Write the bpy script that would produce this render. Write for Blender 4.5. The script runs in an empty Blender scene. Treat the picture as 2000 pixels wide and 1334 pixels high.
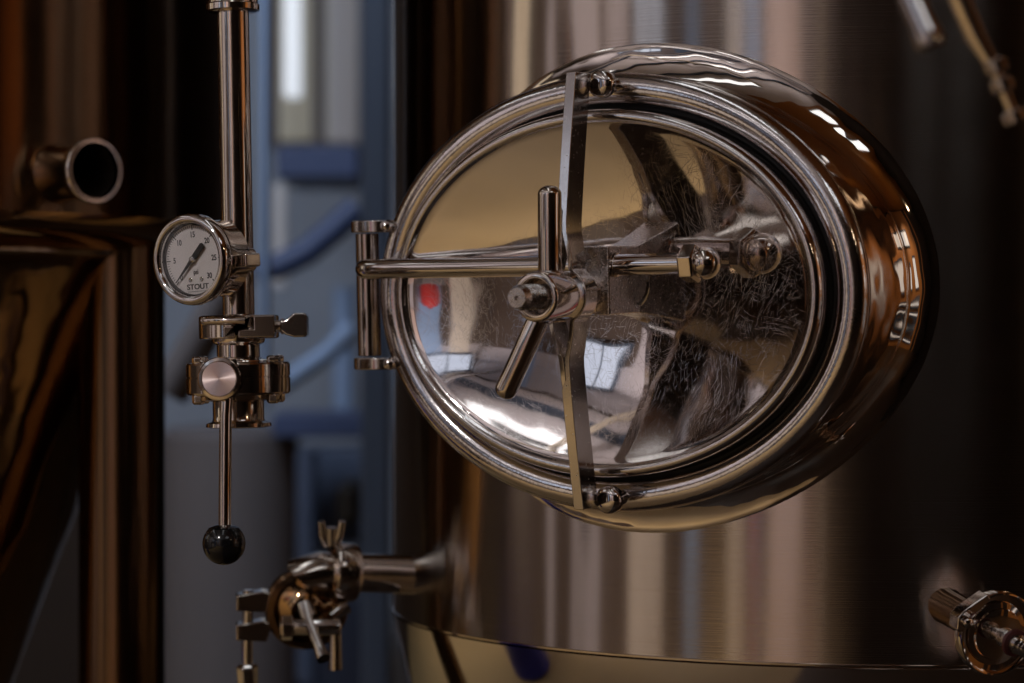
import bpy, bmesh, math, random
from mathutils import Vector, Matrix, Euler
random.seed(4)
sc = bpy.context.scene
COL = sc.collection
S = 0.0005            # metres per photograph pixel at the depth of the manway
D = 2.361             # camera distance to that plane
Z0 = 1.45             # camera height
R = math.radians
# ---------------------------------------------------------------- camera
cd = bpy.data.cameras.new('camera'); cam = bpy.data.objects.new('camera', cd); COL.objects.link(cam)
cam.location = (0, -D, Z0); cam.rotation_euler = (R(90), 0, 0)
cd.lens = 85; cd.sensor_width = 36; cd.clip_end = 100; cd.clip_start = 0.05
cd.dof.use_dof = True; cd.dof.focus_distance = D - 0.03; cd.dof.aperture_fstop = 3.2
sc.camera = cam
# ---------------------------------------------------------------- world, exposure
w = bpy.data.worlds.new('World'); sc.world = w; w.use_nodes = True
w.node_tree.nodes['Background'].inputs[0].default_value = (0.10, 0.07, 0.05, 1)
w.node_tree.nodes['Background'].inputs[1].default_value = 0.02
sc.view_settings.view_transform = 'Standard'; sc.view_settings.look = 'None'
sc.view_settings.exposure = -0.55; sc.view_settings.gamma = 1
cy = sc.cycles
try:
    cy.use_denoising = True; cy.denoiser = 'OPENIMAGEDENOISE'
    cy.max_bounces = 7; cy.glossy_bounces = 6; cy.diffuse_bounces = 2; cy.caustics_reflective = False
    cy.sample_clamp_indirect = 4
except Exception: pass

def lamp(name, kind, loc, power, color, target=None, **kw):
    l = bpy.data.lights.new(name, kind); l.energy = power; l.color = color
    for k, v in kw.items(): setattr(l, k, v)
    o = bpy.data.objects.new(name, l); COL.objects.link(o); o.location = loc
    if target is not None:
        o.rotation_euler = (Vector(target) - Vector(loc)).to_track_quat('-Z', 'Y').to_euler()
    return o
# lamps of the hall: small ceiling spots over the left half of the floor, daylight from the back left; fill lamps added
lamp('spot_lamp', 'SPOT', (-2.9, -2.6, 3.7), 300, (1.0, .95, .91), (-3.1, -2.6, 0), spot_size=R(80), spot_blend=.7, shadow_soft_size=.05)
lamp('spot_lamp', 'SPOT', (-1.9, -4.4, 3.7), 240, (1.0, .95, .91), (-2.6, -4.9, 0), spot_size=R(80), spot_blend=.8, shadow_soft_size=.05)
lamp('ceiling_fill', 'SPOT', (-3.0, -2.6, 2.2), 110, (.98, .95, .95), (-3.0, -2.6, 4), spot_size=R(140), spot_blend=.8, shadow_soft_size=.1)  # added fill, brightens the ceiling that the door mirrors
lamp('ceiling_fill', 'SPOT', (-1.7, -4.2, 2.2), 90, (.98, .95, .95), (-1.7, -4.2, 4), spot_size=R(140), spot_blend=.8, shadow_soft_size=.1)  # second added ceiling fill
lamp('warm_fill', 'POINT', (2.9, -3.0, 3.1), 9, (1.0, .72, .44), shadow_soft_size=.08)  # added warm fill for the ceiling half mirrored in the neck
lamp('wall_fill', 'SPOT', (-2.3, -1.4, 3.7), 450, (1.0, .95, .93), (-4.6, -1.9, 1.5), spot_size=R(100), spot_blend=.8, shadow_soft_size=.04)  # added fill on the left wall panels
lamp('wall_fill', 'SPOT', (-2.6, -3.6, 3.7), 450, (1.0, .95, .93), (-3.2, -6.2, 1.7), spot_size=R(95), spot_blend=.7, shadow_soft_size=.04)  # added fill on the front wall panels
lamp('wall_fill', 'SPOT', (-2.6, 1.8, 3.7), 300, (1.0, .93, .86), (-4.2, 1.7, 1.5), spot_size=R(115), spot_blend=.8, shadow_soft_size=.04)  # added fill on the rear left wall, for the door's right side
lamp('spot_lamp', 'SPOT', (-1.5, -2.4, 3.2), 125, (1.0, .95, .92), (-.36, 0.0, 1.46), spot_size=R(9), spot_blend=.6, shadow_soft_size=.08)  # added narrow fill aimed at the gauge dial
lamp('spot_lamp', 'SPOT', (2.4, -1.2, 3.6), 300, (1.0, .78, .54), (4.3, -1.2, 1.4), spot_size=R(90), spot_blend=.9, shadow_soft_size=.05)  # added fill on the amber panels that the neck mirrors
lamp('daylight', 'AREA', (-1.3, 1.3, 3.5), 56, (.76, .85, 1.0), (-.7, 4.4, 1.3), shape='RECTANGLE', size=1.2, size_y=.8)

# ---------------------------------------------------------------- materials
def mat(name): 
    m = bpy.data.materials.new(name); m.use_nodes = True
    return m, m.node_tree, m.node_tree.nodes['Principled BSDF']
def nn(t, kind, **kw):
    n = t.nodes.new(kind)
    for k, v in kw.items(): setattr(n, k, v)
    return n
def metal(name, col, rough, bump=0.0, bscale=8, rvar=.35, wear=0.0, aniso=0.0, brush=0.0, rot=0.0, waves=0.0):
    m, t, b = mat(name); L = t.links.new
    b.inputs['Base Color'].default_value = (*col, 1); b.inputs['Metallic'].default_value = 1
    tc = nn(t, 'ShaderNodeTexCoord')
    n1 = nn(t, 'ShaderNodeTexNoise'); n1.inputs['Scale'].default_value = 22; n1.inputs['Detail'].default_value = 6
    L(tc.outputs['Object'], n1.inputs['Vector'])
    mr = nn(t, 'ShaderNodeMapRange'); mr.inputs['From Min'].default_value = .3; mr.inputs['From Max'].default_value = .75
    mr.inputs['To Min'].default_value = rough*(1-rvar); mr.inputs['To Max'].default_value = rough*(1+rvar)
    L(n1.outputs['Fac'], mr.inputs['Value']); rsock = mr.outputs[0]
    height = None
    if wear:
        v = nn(t, 'ShaderNodeTexNoise'); v.inputs['Scale'].default_value = 260; v.inputs['Detail'].default_value = 3
        L(tc.outputs['Object'], v.inputs['Vector'])
        r = nn(t, 'ShaderNodeMapRange'); r.inputs['From Min'].default_value = .62; r.inputs['From Max'].default_value = .70
        r.inputs['To Min'].default_value = 0; r.inputs['To Max'].default_value = wear
        L(v.outputs['Fac'], r.inputs['Value'])
        a = nn(t, 'ShaderNodeMath', operation='ADD'); L(rsock, a.inputs[0]); L(r.outputs[0], a.inputs[1]); rsock = a.outputs[0]
    L(rsock, b.inputs['Roughness'])
    prev = None
    if waves:
        n2 = nn(t, 'ShaderNodeTexNoise'); n2.inputs['Scale'].default_value = bscale; n2.inputs['Detail'].default_value = 2
        L(tc.outputs['Object'], n2.inputs['Vector'])
        bp = nn(t, 'ShaderNodeBump'); bp.inputs['Strength'].default_value = 1; bp.inputs['Distance'].default_value = waves
        L(n2.outputs['Fac'], bp.inputs['Height']); prev = bp.outputs[0]
    if bump:
        n3 = nn(t, 'ShaderNodeTexNoise'); n3.inputs['Scale'].default_value = 340; n3.inputs['Detail'].default_value = 4
        L(tc.outputs['Object'], n3.inputs['Vector'])
        bp = nn(t, 'ShaderNodeBump'); bp.inputs['Strength'].default_value = 1; bp.inputs['Distance'].default_value = bump
        L(n3.outputs['Fac'], bp.inputs['Height'])
        if prev: L(prev, bp.inputs['Normal'])
        prev = bp.outputs[0]
    if brush:
        ms = nn(t, 'ShaderNodeMapping'); ms.inputs['Scale'].default_value = (26, 26, 2.2); L(tc.outputs['Object'], ms.inputs['Vector'])
        ns = nn(t, 'ShaderNodeTexNoise'); ns.inputs['Scale'].default_value = 1; ns.inputs['Detail'].default_value = 5; L(ms.outputs[0], ns.inputs['Vector'])
        rs_ = nn(t, 'ShaderNodeMapRange'); rs_.inputs['From Min'].default_value = .45; rs_.inputs['From Max'].default_value = .72; L(ns.outputs['Fac'], rs_.inputs['Value'])
        mxs = nn(t, 'ShaderNodeMixRGB'); mxs.inputs[1].default_value = (*col, 1); mxs.inputs[2].default_value = (col[0]*.80, col[1]*.78, col[2]*.75, 1)
        L(rs_.outputs[0], mxs.inputs[0]); L(mxs.outputs[0], b.inputs['Base Color'])
        mp = nn(t, 'ShaderNodeMapping'); mp.inputs['Scale'].default_value = (2, 2, 700)
        L(tc.outputs['Object'], mp.inputs['Vector'])
        n4 = nn(t, 'ShaderNodeTexNoise'); n4.inputs['Scale'].default_value = 1; n4.inputs['Detail'].default_value = 3
        L(mp.outputs[0], n4.inputs['Vector'])
        bp = nn(t, 'ShaderNodeBump'); bp.inputs['Strength'].default_value = 1; bp.inputs['Distance'].default_value = brush
        L(n4.outputs['Fac'], bp.inputs['Height'])
        if prev: L(prev, bp.inputs['Normal'])
        prev = bp.outputs[0]
    if prev: L(prev, b.inputs['Normal'])
    if aniso:
        b.inputs['Anisotropic'].default_value = aniso; b.inputs['Anisotropic Rotation'].default_value = rot
        tg = nn(t, 'ShaderNodeTangent'); tg.direction_type = 'RADIAL'; tg.axis = 'Z'; L(tg.outputs[0], b.inputs['Tangent'])
    return m
def scratched(name, col):
    """polished sheet with a web of hairline scratches, thickest around the clamp"""
    m = metal(name, col, .045, waves=.0013, bscale=8, rvar=.6); t = m.node_tree; L = t.links.new; b = t.nodes['Principled BSDF']
    tc = nn(t, 'ShaderNodeTexCoord'); acc = None
    for i, (ang, sx, sy, th) in enumerate(((25, 6, 420, .735), (-38, 8, 380, .745), (74, 7, 420, .735), (118, 9, 360, .745), (-80, 5, 500, .74), (5, 10, 420, .75))):
        mp = nn(t, 'ShaderNodeMapping'); mp.inputs['Rotation'].default_value = (0, 0, R(ang)); mp.inputs['Location'].default_value = (i*3.1, i*1.7, 0)
        nz = nn(t, 'ShaderNodeTexNoise'); nz.inputs['Scale'].default_value = 9; nz.inputs['Detail'].default_value = 1
        ad = nn(t, 'ShaderNodeMixRGB', blend_type='ADD'); ad.inputs[0].default_value = .08
        L(tc.outputs['Object'], nz.inputs['Vector']); L(tc.outputs['Object'], ad.inputs[1]); L(nz.outputs['Color'], ad.inputs[2])
        L(ad.outputs[0], mp.inputs['Vector'])
        m2 = nn(t, 'ShaderNodeMapping'); m2.inputs['Scale'].default_value = (sx*6, sy*3.6, 1); L(mp.outputs[0], m2.inputs['Vector'])
        n = nn(t, 'ShaderNodeTexNoise'); n.inputs['Scale'].default_value = 1; n.inputs['Detail'].default_value = 0
        L(m2.outputs[0], n.inputs['Vector'])
        r = nn(t, 'ShaderNodeMapRange'); r.inputs['From Min'].default_value = th; r.inputs['From Max'].default_value = th+.05; L(n.outputs['Fac'], r.inputs['Value'])
        if acc is None: acc = r.outputs[0]
        else:
            a = nn(t, 'ShaderNodeMath', operation='MAXIMUM'); L(acc, a.inputs[0]); L(r.outputs[0], a.inputs[1]); acc = a.outputs[0]
    # where the scratches lie: a patch right of the middle
    sub = nn(t, 'ShaderNodeVectorMath', operation='DISTANCE'); sub.inputs[1].default_value = (.085, .0, 0); L(tc.outputs['Object'], sub.inputs[0])
    zone = nn(t, 'ShaderNodeMapRange'); zone.inputs['From Min'].default_value = .06; zone.inputs['From Max'].default_value = .17
    zone.inputs['To Min'].default_value = 1; zone.inputs['To Max'].default_value = .2; L(sub.outputs['Value'], zone.inputs['Value'])
    mu = nn(t, 'ShaderNodeMath', operation='MULTIPLY'); L(acc, mu.inputs[0]); L(zone.outputs[0], mu.inputs[1])
    old = b.inputs['Roughness'].links[0].from_socket
    s2 = nn(t, 'ShaderNodeMath', operation='MULTIPLY_ADD'); s2.inputs[1].default_value = .042; L(mu.outputs[0], s2.inputs[0]); L(old, s2.inputs[2]); L(s2.outputs[0], b.inputs['Roughness'])
    bp = nn(t, 'ShaderNodeBump'); bp.inputs['Distance'].default_value = .000022; bp.inputs['Strength'].default_value = 1; bp.invert = True
    L(mu.outputs[0], bp.inputs['Height']); L(b.inputs['Normal'].links[0].from_socket, bp.inputs['Normal']); L(bp.outputs[0], b.inputs['Normal'])
    return m
def plain(name, col, rough=.6, spec=.5, col2=None, scale=4, emit=None, strength=0):
    m, t, b = mat(name)
    b.inputs['Base Color'].default_value = (*col, 1); b.inputs['Roughness'].default_value = rough
    b.inputs['Specular IOR Level'].default_value = spec
    if col2:
        tc = nn(t, 'ShaderNodeTexCoord'); n = nn(t, 'ShaderNodeTexNoise'); n.inputs['Scale'].default_value = scale; n.inputs['Detail'].default_value = 6
        mx = nn(t, 'ShaderNodeMixRGB'); mx.inputs[1].default_value = (*col, 1); mx.inputs[2].default_value = (*col2, 1)
        t.links.new(tc.outputs['Object'], n.inputs['Vector']); t.links.new(n.outputs['Fac'], mx.inputs[0]); t.links.new(mx.outputs[0], b.inputs['Base Color'])
    if emit:
        b.inputs['Emission Color'].default_value = (*emit, 1); b.inputs['Emission Strength'].default_value = strength
    return m
STEEL = (.66, .60, .56)
M = {}
M['polished'] = metal('polished_steel', (.71, .67, .65), .07, waves=.0010, bscale=5, rvar=.5, wear=.05)
M['neck'] = metal('rolled_mirror_steel', (.75, .69, .64), .05, waves=.0042, bscale=12, rvar=.5)
M['flange'] = metal('flange_steel', (.71, .67, .66), .11, waves=.0012, bscale=9, rvar=.5, bump=.00012, wear=.1)
M['door'] = scratched('door_steel', (.76, .71, .69))
M['bar'] = metal('bar_steel', (.66, .62, .59), .15, bump=.00004, wear=.14)
M['cast'] = metal('cast_steel', (.66, .61, .58), .24, bump=.0006, wear=.22)
M['turned'] = metal('turned_steel', (.68, .61, .55), .10, wear=.08)
M['shell'] = metal('brushed_shell_steel', (.60, .53, .48), .155, aniso=.96, rot=.25, brush=.00010, waves=.0022, bscale=2.6, rvar=.05)
M['shell_shaded'] = metal('shaded_shell_steel', (.19, .115, .065), .18, aniso=.85, rot=.25, waves=.002, bscale=4, rvar=.1)  # shell steel with the left tank's shade put into its colour
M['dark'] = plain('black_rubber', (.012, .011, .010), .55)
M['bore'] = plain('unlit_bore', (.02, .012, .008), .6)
M['knob'] = plain('black_bakelite', (.008, .008, .009), .12)
M['dial'] = plain('dial_white', (.86, .80, .80), .6)
M['print'] = plain('dial_print', (.01, .01, .012), .5)
M['red'] = plain('red_seal', (.12, .035, .035), .4)
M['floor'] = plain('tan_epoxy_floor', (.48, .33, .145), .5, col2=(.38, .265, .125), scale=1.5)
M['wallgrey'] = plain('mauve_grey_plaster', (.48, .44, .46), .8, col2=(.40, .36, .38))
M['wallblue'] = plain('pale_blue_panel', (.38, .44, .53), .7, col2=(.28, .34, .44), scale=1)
M['darkwall'] = plain('dark_brown_wall', (.022, .012, .007), .7, col2=(.035, .02, .012))  # near-black colour stands in for the unlit sides of the hall
M['ceil'] = plain('grey_ceiling', (.72, .66, .68), .8)
M['cream'] = plain('cream_paint', (.62, .53, .42), .6)
M['pink'] = plain('pinkish_board', (.55, .40, .35), .6)
M['blue'] = plain('blue_paint', (.055, .085, .19), .5)
M['blueplastic'] = plain('royal_blue_plastic', (.02, .03, .38), .4)
M['greyblue'] = plain('grey_blue_steel', (.06, .08, .12), .5)
M['grey'] = plain('grey_concrete', (.16, .145, .15), .7)
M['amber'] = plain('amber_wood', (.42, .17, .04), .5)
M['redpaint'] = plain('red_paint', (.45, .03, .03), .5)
M['floor_shaded'] = plain('shaded_floor', (.06, .035, .02), .35, col2=(.04, .025, .015))  # floor colour darkened in place of shade
M['palepane'] = plain('pale_lit_pane', (.1, .1, .1), .3, emit=(1.0, .93, .86), strength=1.1)
M['mirror_shaded'] = metal('shaded_mirror_steel', (.50, .33, .18), .08, waves=.004, bscale=9, rvar=.4)  # mirror steel with shade put into its colour
M['white'] = plain('warm_white_paint', (.75, .66, .56), .6)
M['skyblue'] = plain('sky_blue_paint', (.28, .40, .62), .6)
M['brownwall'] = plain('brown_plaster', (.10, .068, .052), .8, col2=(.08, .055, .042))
M['putty'] = plain('putty_panel', (.80, .76, .60), .7)
M['palegrey'] = plain('pale_grey_panel', (.80, .80, .82), .7)
M['slate'] = plain('slate_blue_paint', (.07, .10, .17), .6)
M['navy'] = plain('navy_paint', (.02, .03, .06), .6)
M['strip'] = plain('strip_lamp_tube', (.8, .8, .8), .3, emit=(.92, .96, 1.0), strength=2.2)
M['daypane'] = plain('daylit_pane', (.1, .1, .1), .3, emit=(.70, .80, 1.0), strength=1.3)
M['warmpane'] = plain('warm_lit_pane', (.1, .1, .1), .3, emit=(1.0, .82, .60), strength=1.0)
M['tube'] = plain('lamp_tube', (.8, .8, .8), .3, emit=(.85, .92, 1.0), strength=.85)
M['warmtube'] = plain('warm_lamp_lens', (.8, .8, .8), .3, emit=(1.0, .80, .55), strength=5.0)

# ---------------------------------------------------------------- object helpers
WM = {}
CUR = S             # metres per photograph pixel at the depth of what is being built
def place(o, parent, Mw):
    WM[o.name] = Mw.copy()
    if parent is not None:
        o.parent = parent; o.matrix_local = WM[parent.name].inverted() @ Mw
    else: o.matrix_world = Mw
    COL.objects.link(o)
def tag(o, label=None, cat=None, group=None, kind=None):
    if label: o['label'] = label
    if cat: o['category'] = cat
    if group: o['group'] = group
    if kind: o['kind'] = kind
    return o
def empty(name, loc, label, cat, group=None, Mw=None):
    o = bpy.data.objects.new(name, None); o.empty_display_size = .05
    place(o, None, Mw if Mw is not None else Matrix.Translation(loc)); return tag(o, label, cat, group)
class MB:
    """collects faces given in photograph pixels (scale S) or metres (scale 1)"""
    def __init__(s, sc_=None): s.v = []; s.f = []; s.k = sc_ or CUR
    def add(s, vs, fs):
        b = len(s.v); s.v += [tuple(v) for v in vs]; s.f += [tuple(i+b for i in f) for f in fs]; return s
    def grid(s, rows, closed=True, capa=False, capb=False):
        n = len(rows[0]); vs = [p for r in rows for p in r]; fs = []
        m = n if closed else n-1
        for i in range(len(rows)-1):
            for j in range(m):
                k = (j+1) % n
                fs.append((i*n+j, i*n+k, (i+1)*n+k, (i+1)*n+j))
        if capa: fs.append(tuple(range(n))[::-1])
        if capb: fs.append(tuple((len(rows)-1)*n+j for j in range(n)))
        return s.add(vs, fs)
    def lathe(s, prof, o=(0,0,0), ax=(0,0,1), seg=40, ph=0, capa=True, capb=True):
        ax = Vector(ax).normalized(); o = Vector(o)
        t = Vector((0,0,1)) if abs(ax.z) < .9 else Vector((0,1,0))
        x = t.cross(ax).normalized(); y = ax.cross(x)
        rows = [[o + ax*h + (x*math.cos(a) + y*math.sin(a))*r for a in [ph+2*math.pi*j/seg for j in range(seg)]] for r, h in prof]
        return s.grid(rows, True, capa, capb)
    def tube(s, pts, r, seg=20, caps=True):
        pts = [Vector(p) for p in pts]; n = len(pts); rs = r if isinstance(r, (list, tuple)) else [r]*n
        d0 = (pts[1]-pts[0]).normalized(); t = Vector((0,0,1)) if abs(d0.z) < .9 else Vector((0,1,0))
        x = t.cross(d0).normalized(); rows = []
        for i, p in enumerate(pts):
            d = ((pts[min(i+1,n-1)]-p).normalized() + (p-pts[max(i-1,0)]).normalized()).normalized()
            x = (x - d*x.dot(d)).normalized(); y = d.cross(x)
            rows.append([p + (x*math.cos(a)+y*math.sin(a))*rs[i] for a in [2*math.pi*j/seg for j in range(seg)]])
        return s.grid(rows, True, caps, caps)
    def box(s, lo, hi):
        x0,y0,z0 = lo; x1,y1,z1 = hi
        return s.add([(x0,y0,z0),(x1,y0,z0),(x1,y1,z0),(x0,y1,z0),(x0,y0,z1),(x1,y0,z1),(x1,y1,z1),(x0,y1,z1)],
                     [(0,3,2,1),(4,5,6,7),(0,1,5,4),(1,2,6,5),(2,3,7,6),(3,0,4,7)])
    def prism(s, poly, d0, d1, ax=(0,1,2)):
        """poly in two axes, extruded along the third; ax = (i, j, k) axis indices"""
        i, j, k = ax; vs = []
        for d in (d0, d1):
            for p in poly:
                v = [0,0,0]; v[i] = p[0]; v[j] = p[1]; v[k] = d; vs.append(v)
        n = len(poly)
        return s.add(vs, [tuple(range(n))[::-1], tuple(range(n, 2*n))] + [(q, (q+1) % n, n+(q+1) % n, n+q) for q in range(n)])
    def build(s, name, m, parent=None, Mw=Matrix(), bevel=0, ang=40, sub=0, seg=2):
        me = bpy.data.meshes.new(name); me.from_pydata([Vector(v)*s.k for v in s.v], [], s.f)
        bm = bmesh.new(); bm.from_mesh(me); bmesh.ops.recalc_face_normals(bm, faces=bm.faces); bm.to_mesh(me); bm.free()
        me.materials.append(M[m] if isinstance(m, str) else m)
        me.shade_smooth(); me.set_sharp_from_angle(angle=R(ang))
        o = bpy.data.objects.new(name, me); place(o, parent, Mw)
        if bevel:
            b = o.modifiers.new('bevel', 'BEVEL'); b.width = bevel*s.k; b.segments = seg; b.limit_method = 'ANGLE'; b.angle_limit = R(35); b.harden_normals = True
        return o
def P(u, v, y=0):
    k = (D+y)/D; return Vector(((u-1000)*S*k, y, Z0+(667-v)*S*k))
def frame(loc, az, pitch=0, roll=0):
    """local x = right in the face plane, y = up, z = outward normal; az turns the normal to the left of the camera"""
    c, s_ = math.cos(R(az)), math.sin(R(az))
    U = Vector((c, -s_, 0)); N = Vector((-s_, -c, 0)); Z = Vector((0, 0, 1))
    N2 = N*math.cos(R(pitch)) - Z*math.sin(R(pitch)); Z2 = Z*math.cos(R(pitch)) + N*math.sin(R(pitch))
    m = Matrix((U, Z2, N2)).transposed().to_4x4(); m = m @ Matrix.Rotation(R(roll), 4, 'Z'); m.translation = loc
    return m
def arc(c, r, a0, a1, n): return [(c[0]+r*math.cos(R(a0+(a1-a0)*i/n)), c[1]+r*math.sin(R(a0+(a1-a0)*i/n))) for i in range(n+1)]
def text_mesh(txt, size, name, m, parent, Mw, ext=0.0002, sx=1):
    c = bpy.data.curves.new(name, 'FONT'); c.body = txt; c.size = size; c.align_x = 'CENTER'; c.align_y = 'CENTER'; c.extrude = ext; c.offset = size*.018
    t = bpy.data.objects.new('t', c); COL.objects.link(t); bpy.context.view_layer.update()
    me = bpy.data.meshes.new_from_object(t.evaluated_get(bpy.context.evaluated_depsgraph_get()))
    bpy.data.objects.remove(t); me.materials.clear(); me.materials.append(M[m]); me.name = name
    for v in me.vertices: v.co.x *= sx
    o = bpy.data.objects.new(name, me); place(o, parent, Mw); return o

# ================================================================ MAIN TANK
TH, PHI = 30.0, 2.3
O = P(1185, 573, 0); F = frame(O, TH, PHI)
TR = .55
N0 = Vector((-math.sin(R(TH)), -math.cos(R(TH)), 0))
TC = O - N0*(.079+TR); TC = Vector((TC.x, TC.y, 0))
tank = empty('brewing_tank', TC, 'large brushed steel brewing tank with oval manway door filling the middle and right', 'tank')
zb = P(1690, 1300, TC.y-TR-0.0).z        # bottom edge of the brushed shell
Tm = Matrix.Translation(TC)
def cyl_rows(prof, seg=160): return MB(1).lathe(prof, seg=seg, capa=False, capb=False)
MB(1).lathe([(TR, zb), (TR, 3.0)], seg=220, capa=False, capb=False).build('shell', 'shell', tank, Tm)
MB(1).lathe([(.12, zb-.75), (TR-.02, zb-.10), (TR+.0005, zb-.004), (TR+.0005, zb-.0005)][:3], seg=160, capa=False, capb=False).build('lower_cone', 'polished', tank, Tm)
MB(1).lathe([(TR-.001, zb-.003), (TR+.0012, zb-.002), (TR+.0015, zb), (TR-.001, zb+.001)], seg=160, capa=False, capb=False).build('weld_seam', 'turned', tank, Tm)
# --- neck
Fi = F
def tank_depth(a, b):
    p = F @ Vector((a*S, b*S, 0)); n = (F.to_3x3() @ Vector((0,0,-1)))
    px, py = p.x-TC.x, p.y-TC.y; A = n.x**2+n.y**2; B = 2*(px*n.x+py*n.y); C = px*px+py*py-TR*TR
    return (-B - math.sqrt(max(B*B-4*A*C, 0)))/(2*A)/S
FA, FB = 520, 413
SEG = 200
def ell(off, c, A=FA, B=FB): return [((A+off)*math.cos(2*math.pi*j/SEG), (B+off)*math.sin(2*math.pi*j/SEG), c(j) if callable(c) else c) for j in range(SEG)]
def surf(off, h):
    row = []
    for j in range(SEG):
        t = 2*math.pi*j/SEG; a, b = (FA+off)*math.cos(t), (FB+off)*math.sin(t)
        row.append((a, b, -tank_depth(a, b)+h))
    return row
fr = 44
def surf2(al):
    row = []
    for j in range(SEG):
        t = 2*math.pi*j/SEG; sn = math.sin(t); q = fr + (38*sn**2 if sn > 0 else 24*sn**2)
        off = 3 + q*(1-math.cos(R(al))); a, b = (FA+off)*math.cos(t), (FB+off)*math.sin(t)
        row.append((a, b, -tank_depth(a, b)+fr*(1-math.sin(R(al)))))
    return row
flare = [surf2(al) for al in range(0, 91, 9)]
end_row = [(p[0]*1.008, p[1]*1.008, p[2]-4) for p in flare[-1]]
top = ell(-4, -46)
mid = [[tuple(Vector(top[j]).lerp(Vector(flare[0][j]), k)) for j in range(SEG)] for k in (0.0, .25, .5, .75)]
g = MB().grid(mid+flare+[end_row])
g.build('manway_neck', 'neck', tank, F, ang=60)
# --- flange ring: rolled lip
prof = [(-6, -60), (2, -50), (12, -40), (17, -30)] + [(-14.5+31.5*math.cos(R(a)), -22+28*math.sin(R(a))) for a in range(10, 181, 10)] + [(-46, -70)]
MB().grid([ell(o_, c_) for o_, c_ in prof]).build('manway_flange', 'flange', tank, F, ang=70)
MB().grid([ell(-46, -24), ell(-52, -22), ell(-58, -26)]).build('door_gasket', 'dark', tank, F)
# --- door
DA, DB = 466, 357
door = None
def dell(off, c): return ell(off, c, DA, DB)
RC, dh = 34, 74
bead = [(0, -54), (1, 10)] + [(-13+14*math.cos(R(a)), 24+20*math.sin(R(a))) for a in range(0, 131, 10)]
rows = [dell(o_, c_) for o_, c_ in bead]
rows.append(dell(-25, 36.5)); rows.append(dell(-28, RC+.6))
for k in range(1, 41):
    r_ = (1 - k/40)**.85
    rows.append([((DA-30)*r_*math.cos(2*math.pi*j/SEG), (DB-30)*r_*math.sin(2*math.pi*j/SEG), RC - dh*(1-r_*r_)) for j in range(SEG)] if k < 40 else [(.01*math.cos(2*math.pi*j/SEG), .01*math.sin(2*math.pi*j/SEG), RC-dh) for j in range(SEG)])
nb = len(bead)
MB().grid(rows[:nb+1]).build('door_rim', 'flange', tank, F, ang=70)
door = MB().grid(rows[nb:]).build('door', 'door', tank, F, ang=75)
# --- hinge on the left
HA, HC = -562, -8
hinge = MB().lathe([(23, -124), (24, -123), (24, 128), (23, 129)], (HA, 0, HC), (0, 1, 0), 36).build('hinge', 'turned', tank, F)
for (b0, b1) in ((131, 156), (-152, -127)):
    pts = arc((HA, HC), 33, 90, 270, 16) + [(HA+30, HC-30), (HA+64, HC-34), (HA+72, HC-10), (HA+52, HC+18), (HA+26, HC+30)]
    MB().prism(pts, b0, b1, (0, 2, 1)).build('hinge_knuckle', 'bar', hinge, F, bevel=3)
    bm_ = (b0+b1)/2
    MB().lathe([(2, 26), (10, 22), (13, 14), (13, -30)], (HA+56, bm_, HC+6), (.3, 0, 1), 24).build('hinge_lug', 'polished', hinge, F)
# --- davit arm: rod from the hinge through the block to the acorn nut
AB, AC = 56, 70
pts = [(HA+4, AB, HC+4), (HA+14, AB, HC+20), (HA+24, AB, HC+38)] + [(HA+66-34*math.cos(R(a)), AB, AC-24+24*math.sin(R(a))) for a in range(25, 91, 10)] + [(HA+90, AB, AC), (-300, AB, AC), (0, AB, AC), (205, AB, AC)]
MB().tube(pts, 20, 32).build('support_arm', 'polished', tank, F)
block = MB().box((-10, -40, -50), (54, 92, 92)).build('clamp_block', 'cast', tank, F, bevel=3.5, seg=3)
MB().lathe([(22, 54.5), (24, 56), (24, 59), (20, 60)], (0, AB, AC), (1, 0, 0), 28).build('collar', 'turned', block, F)
nut = MB().lathe([(34, 202), (38, 205), (38, 230), (33, 234)], (0, AB, AC), (1, 0, 0), 6, ph=R(12)).build('acorn_nut', 'turned', tank, F, bevel=2)
MB().lathe([(26, 232), (29, 237), (31, 245)] + [(31*math.cos(R(a)), 247+29*math.sin(R(a))) for a in range(5, 90, 9)], (0, AB, AC), (1, 0, 0), 32).build('nut_dome', 'turned', nut, F)
# weld pad on the door under the block
MB().lathe([(58, -60), (58, -34), (54, -30), (0.1, -30)], (18, 20, 0), (0, 0, 1), 48).build('weld_pad', 'bar', tank, F)
# --- yoke: two plates that part round the boss
def yo_front(b): return 118 + 62*(1-min(abs(b)/425, 1)**1.35)
def yo_depth(b): return 62 - 16*math.exp(-(b/70)**2)
def smooth(x): x = max(0, min(1, x)); return x*x*(3-2*x)
def yo_off(b, sgn):
    o = 5.3; bb = abs(b)
    if bb < 47: e = math.sqrt(max(52**2-bb**2, 0))
    else: e = 22*(1-smooth((bb-47)/115))
    return max(o, e)
bs = sorted(set([-412, -408, 425, 421] + list(range(-400, 421, 20)) + list(range(-70, 71, 5))))
yoke = None
for sgn in (1, -1):
    rows = []
    for b in bs:
        f = yo_front(b); bk = f - yo_depth(b); a0 = sgn*(yo_off(b, sgn)-5.2); a1 = sgn*(yo_off(b, sgn)+5.2)
        if abs(b) > 165:
            if sgn == 1: a0, a1 = -10.4, 10.4
            else: a0, a1 = -1, -9; f -= 1.5; bk += 1.5
        rows.append([(a0-6, b, bk), (a1-6, b, bk), (a1-6, b, f), (a0-6, b, f)])
    g = MB().grid(rows, True, True, True)
    if yoke is None: yoke = g.build('yoke', 'bar', tank, F, bevel=1.6, ang=30)
    else: g.build('yoke_plate', 'bar', yoke, F, bevel=1.6, ang=30)
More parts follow.
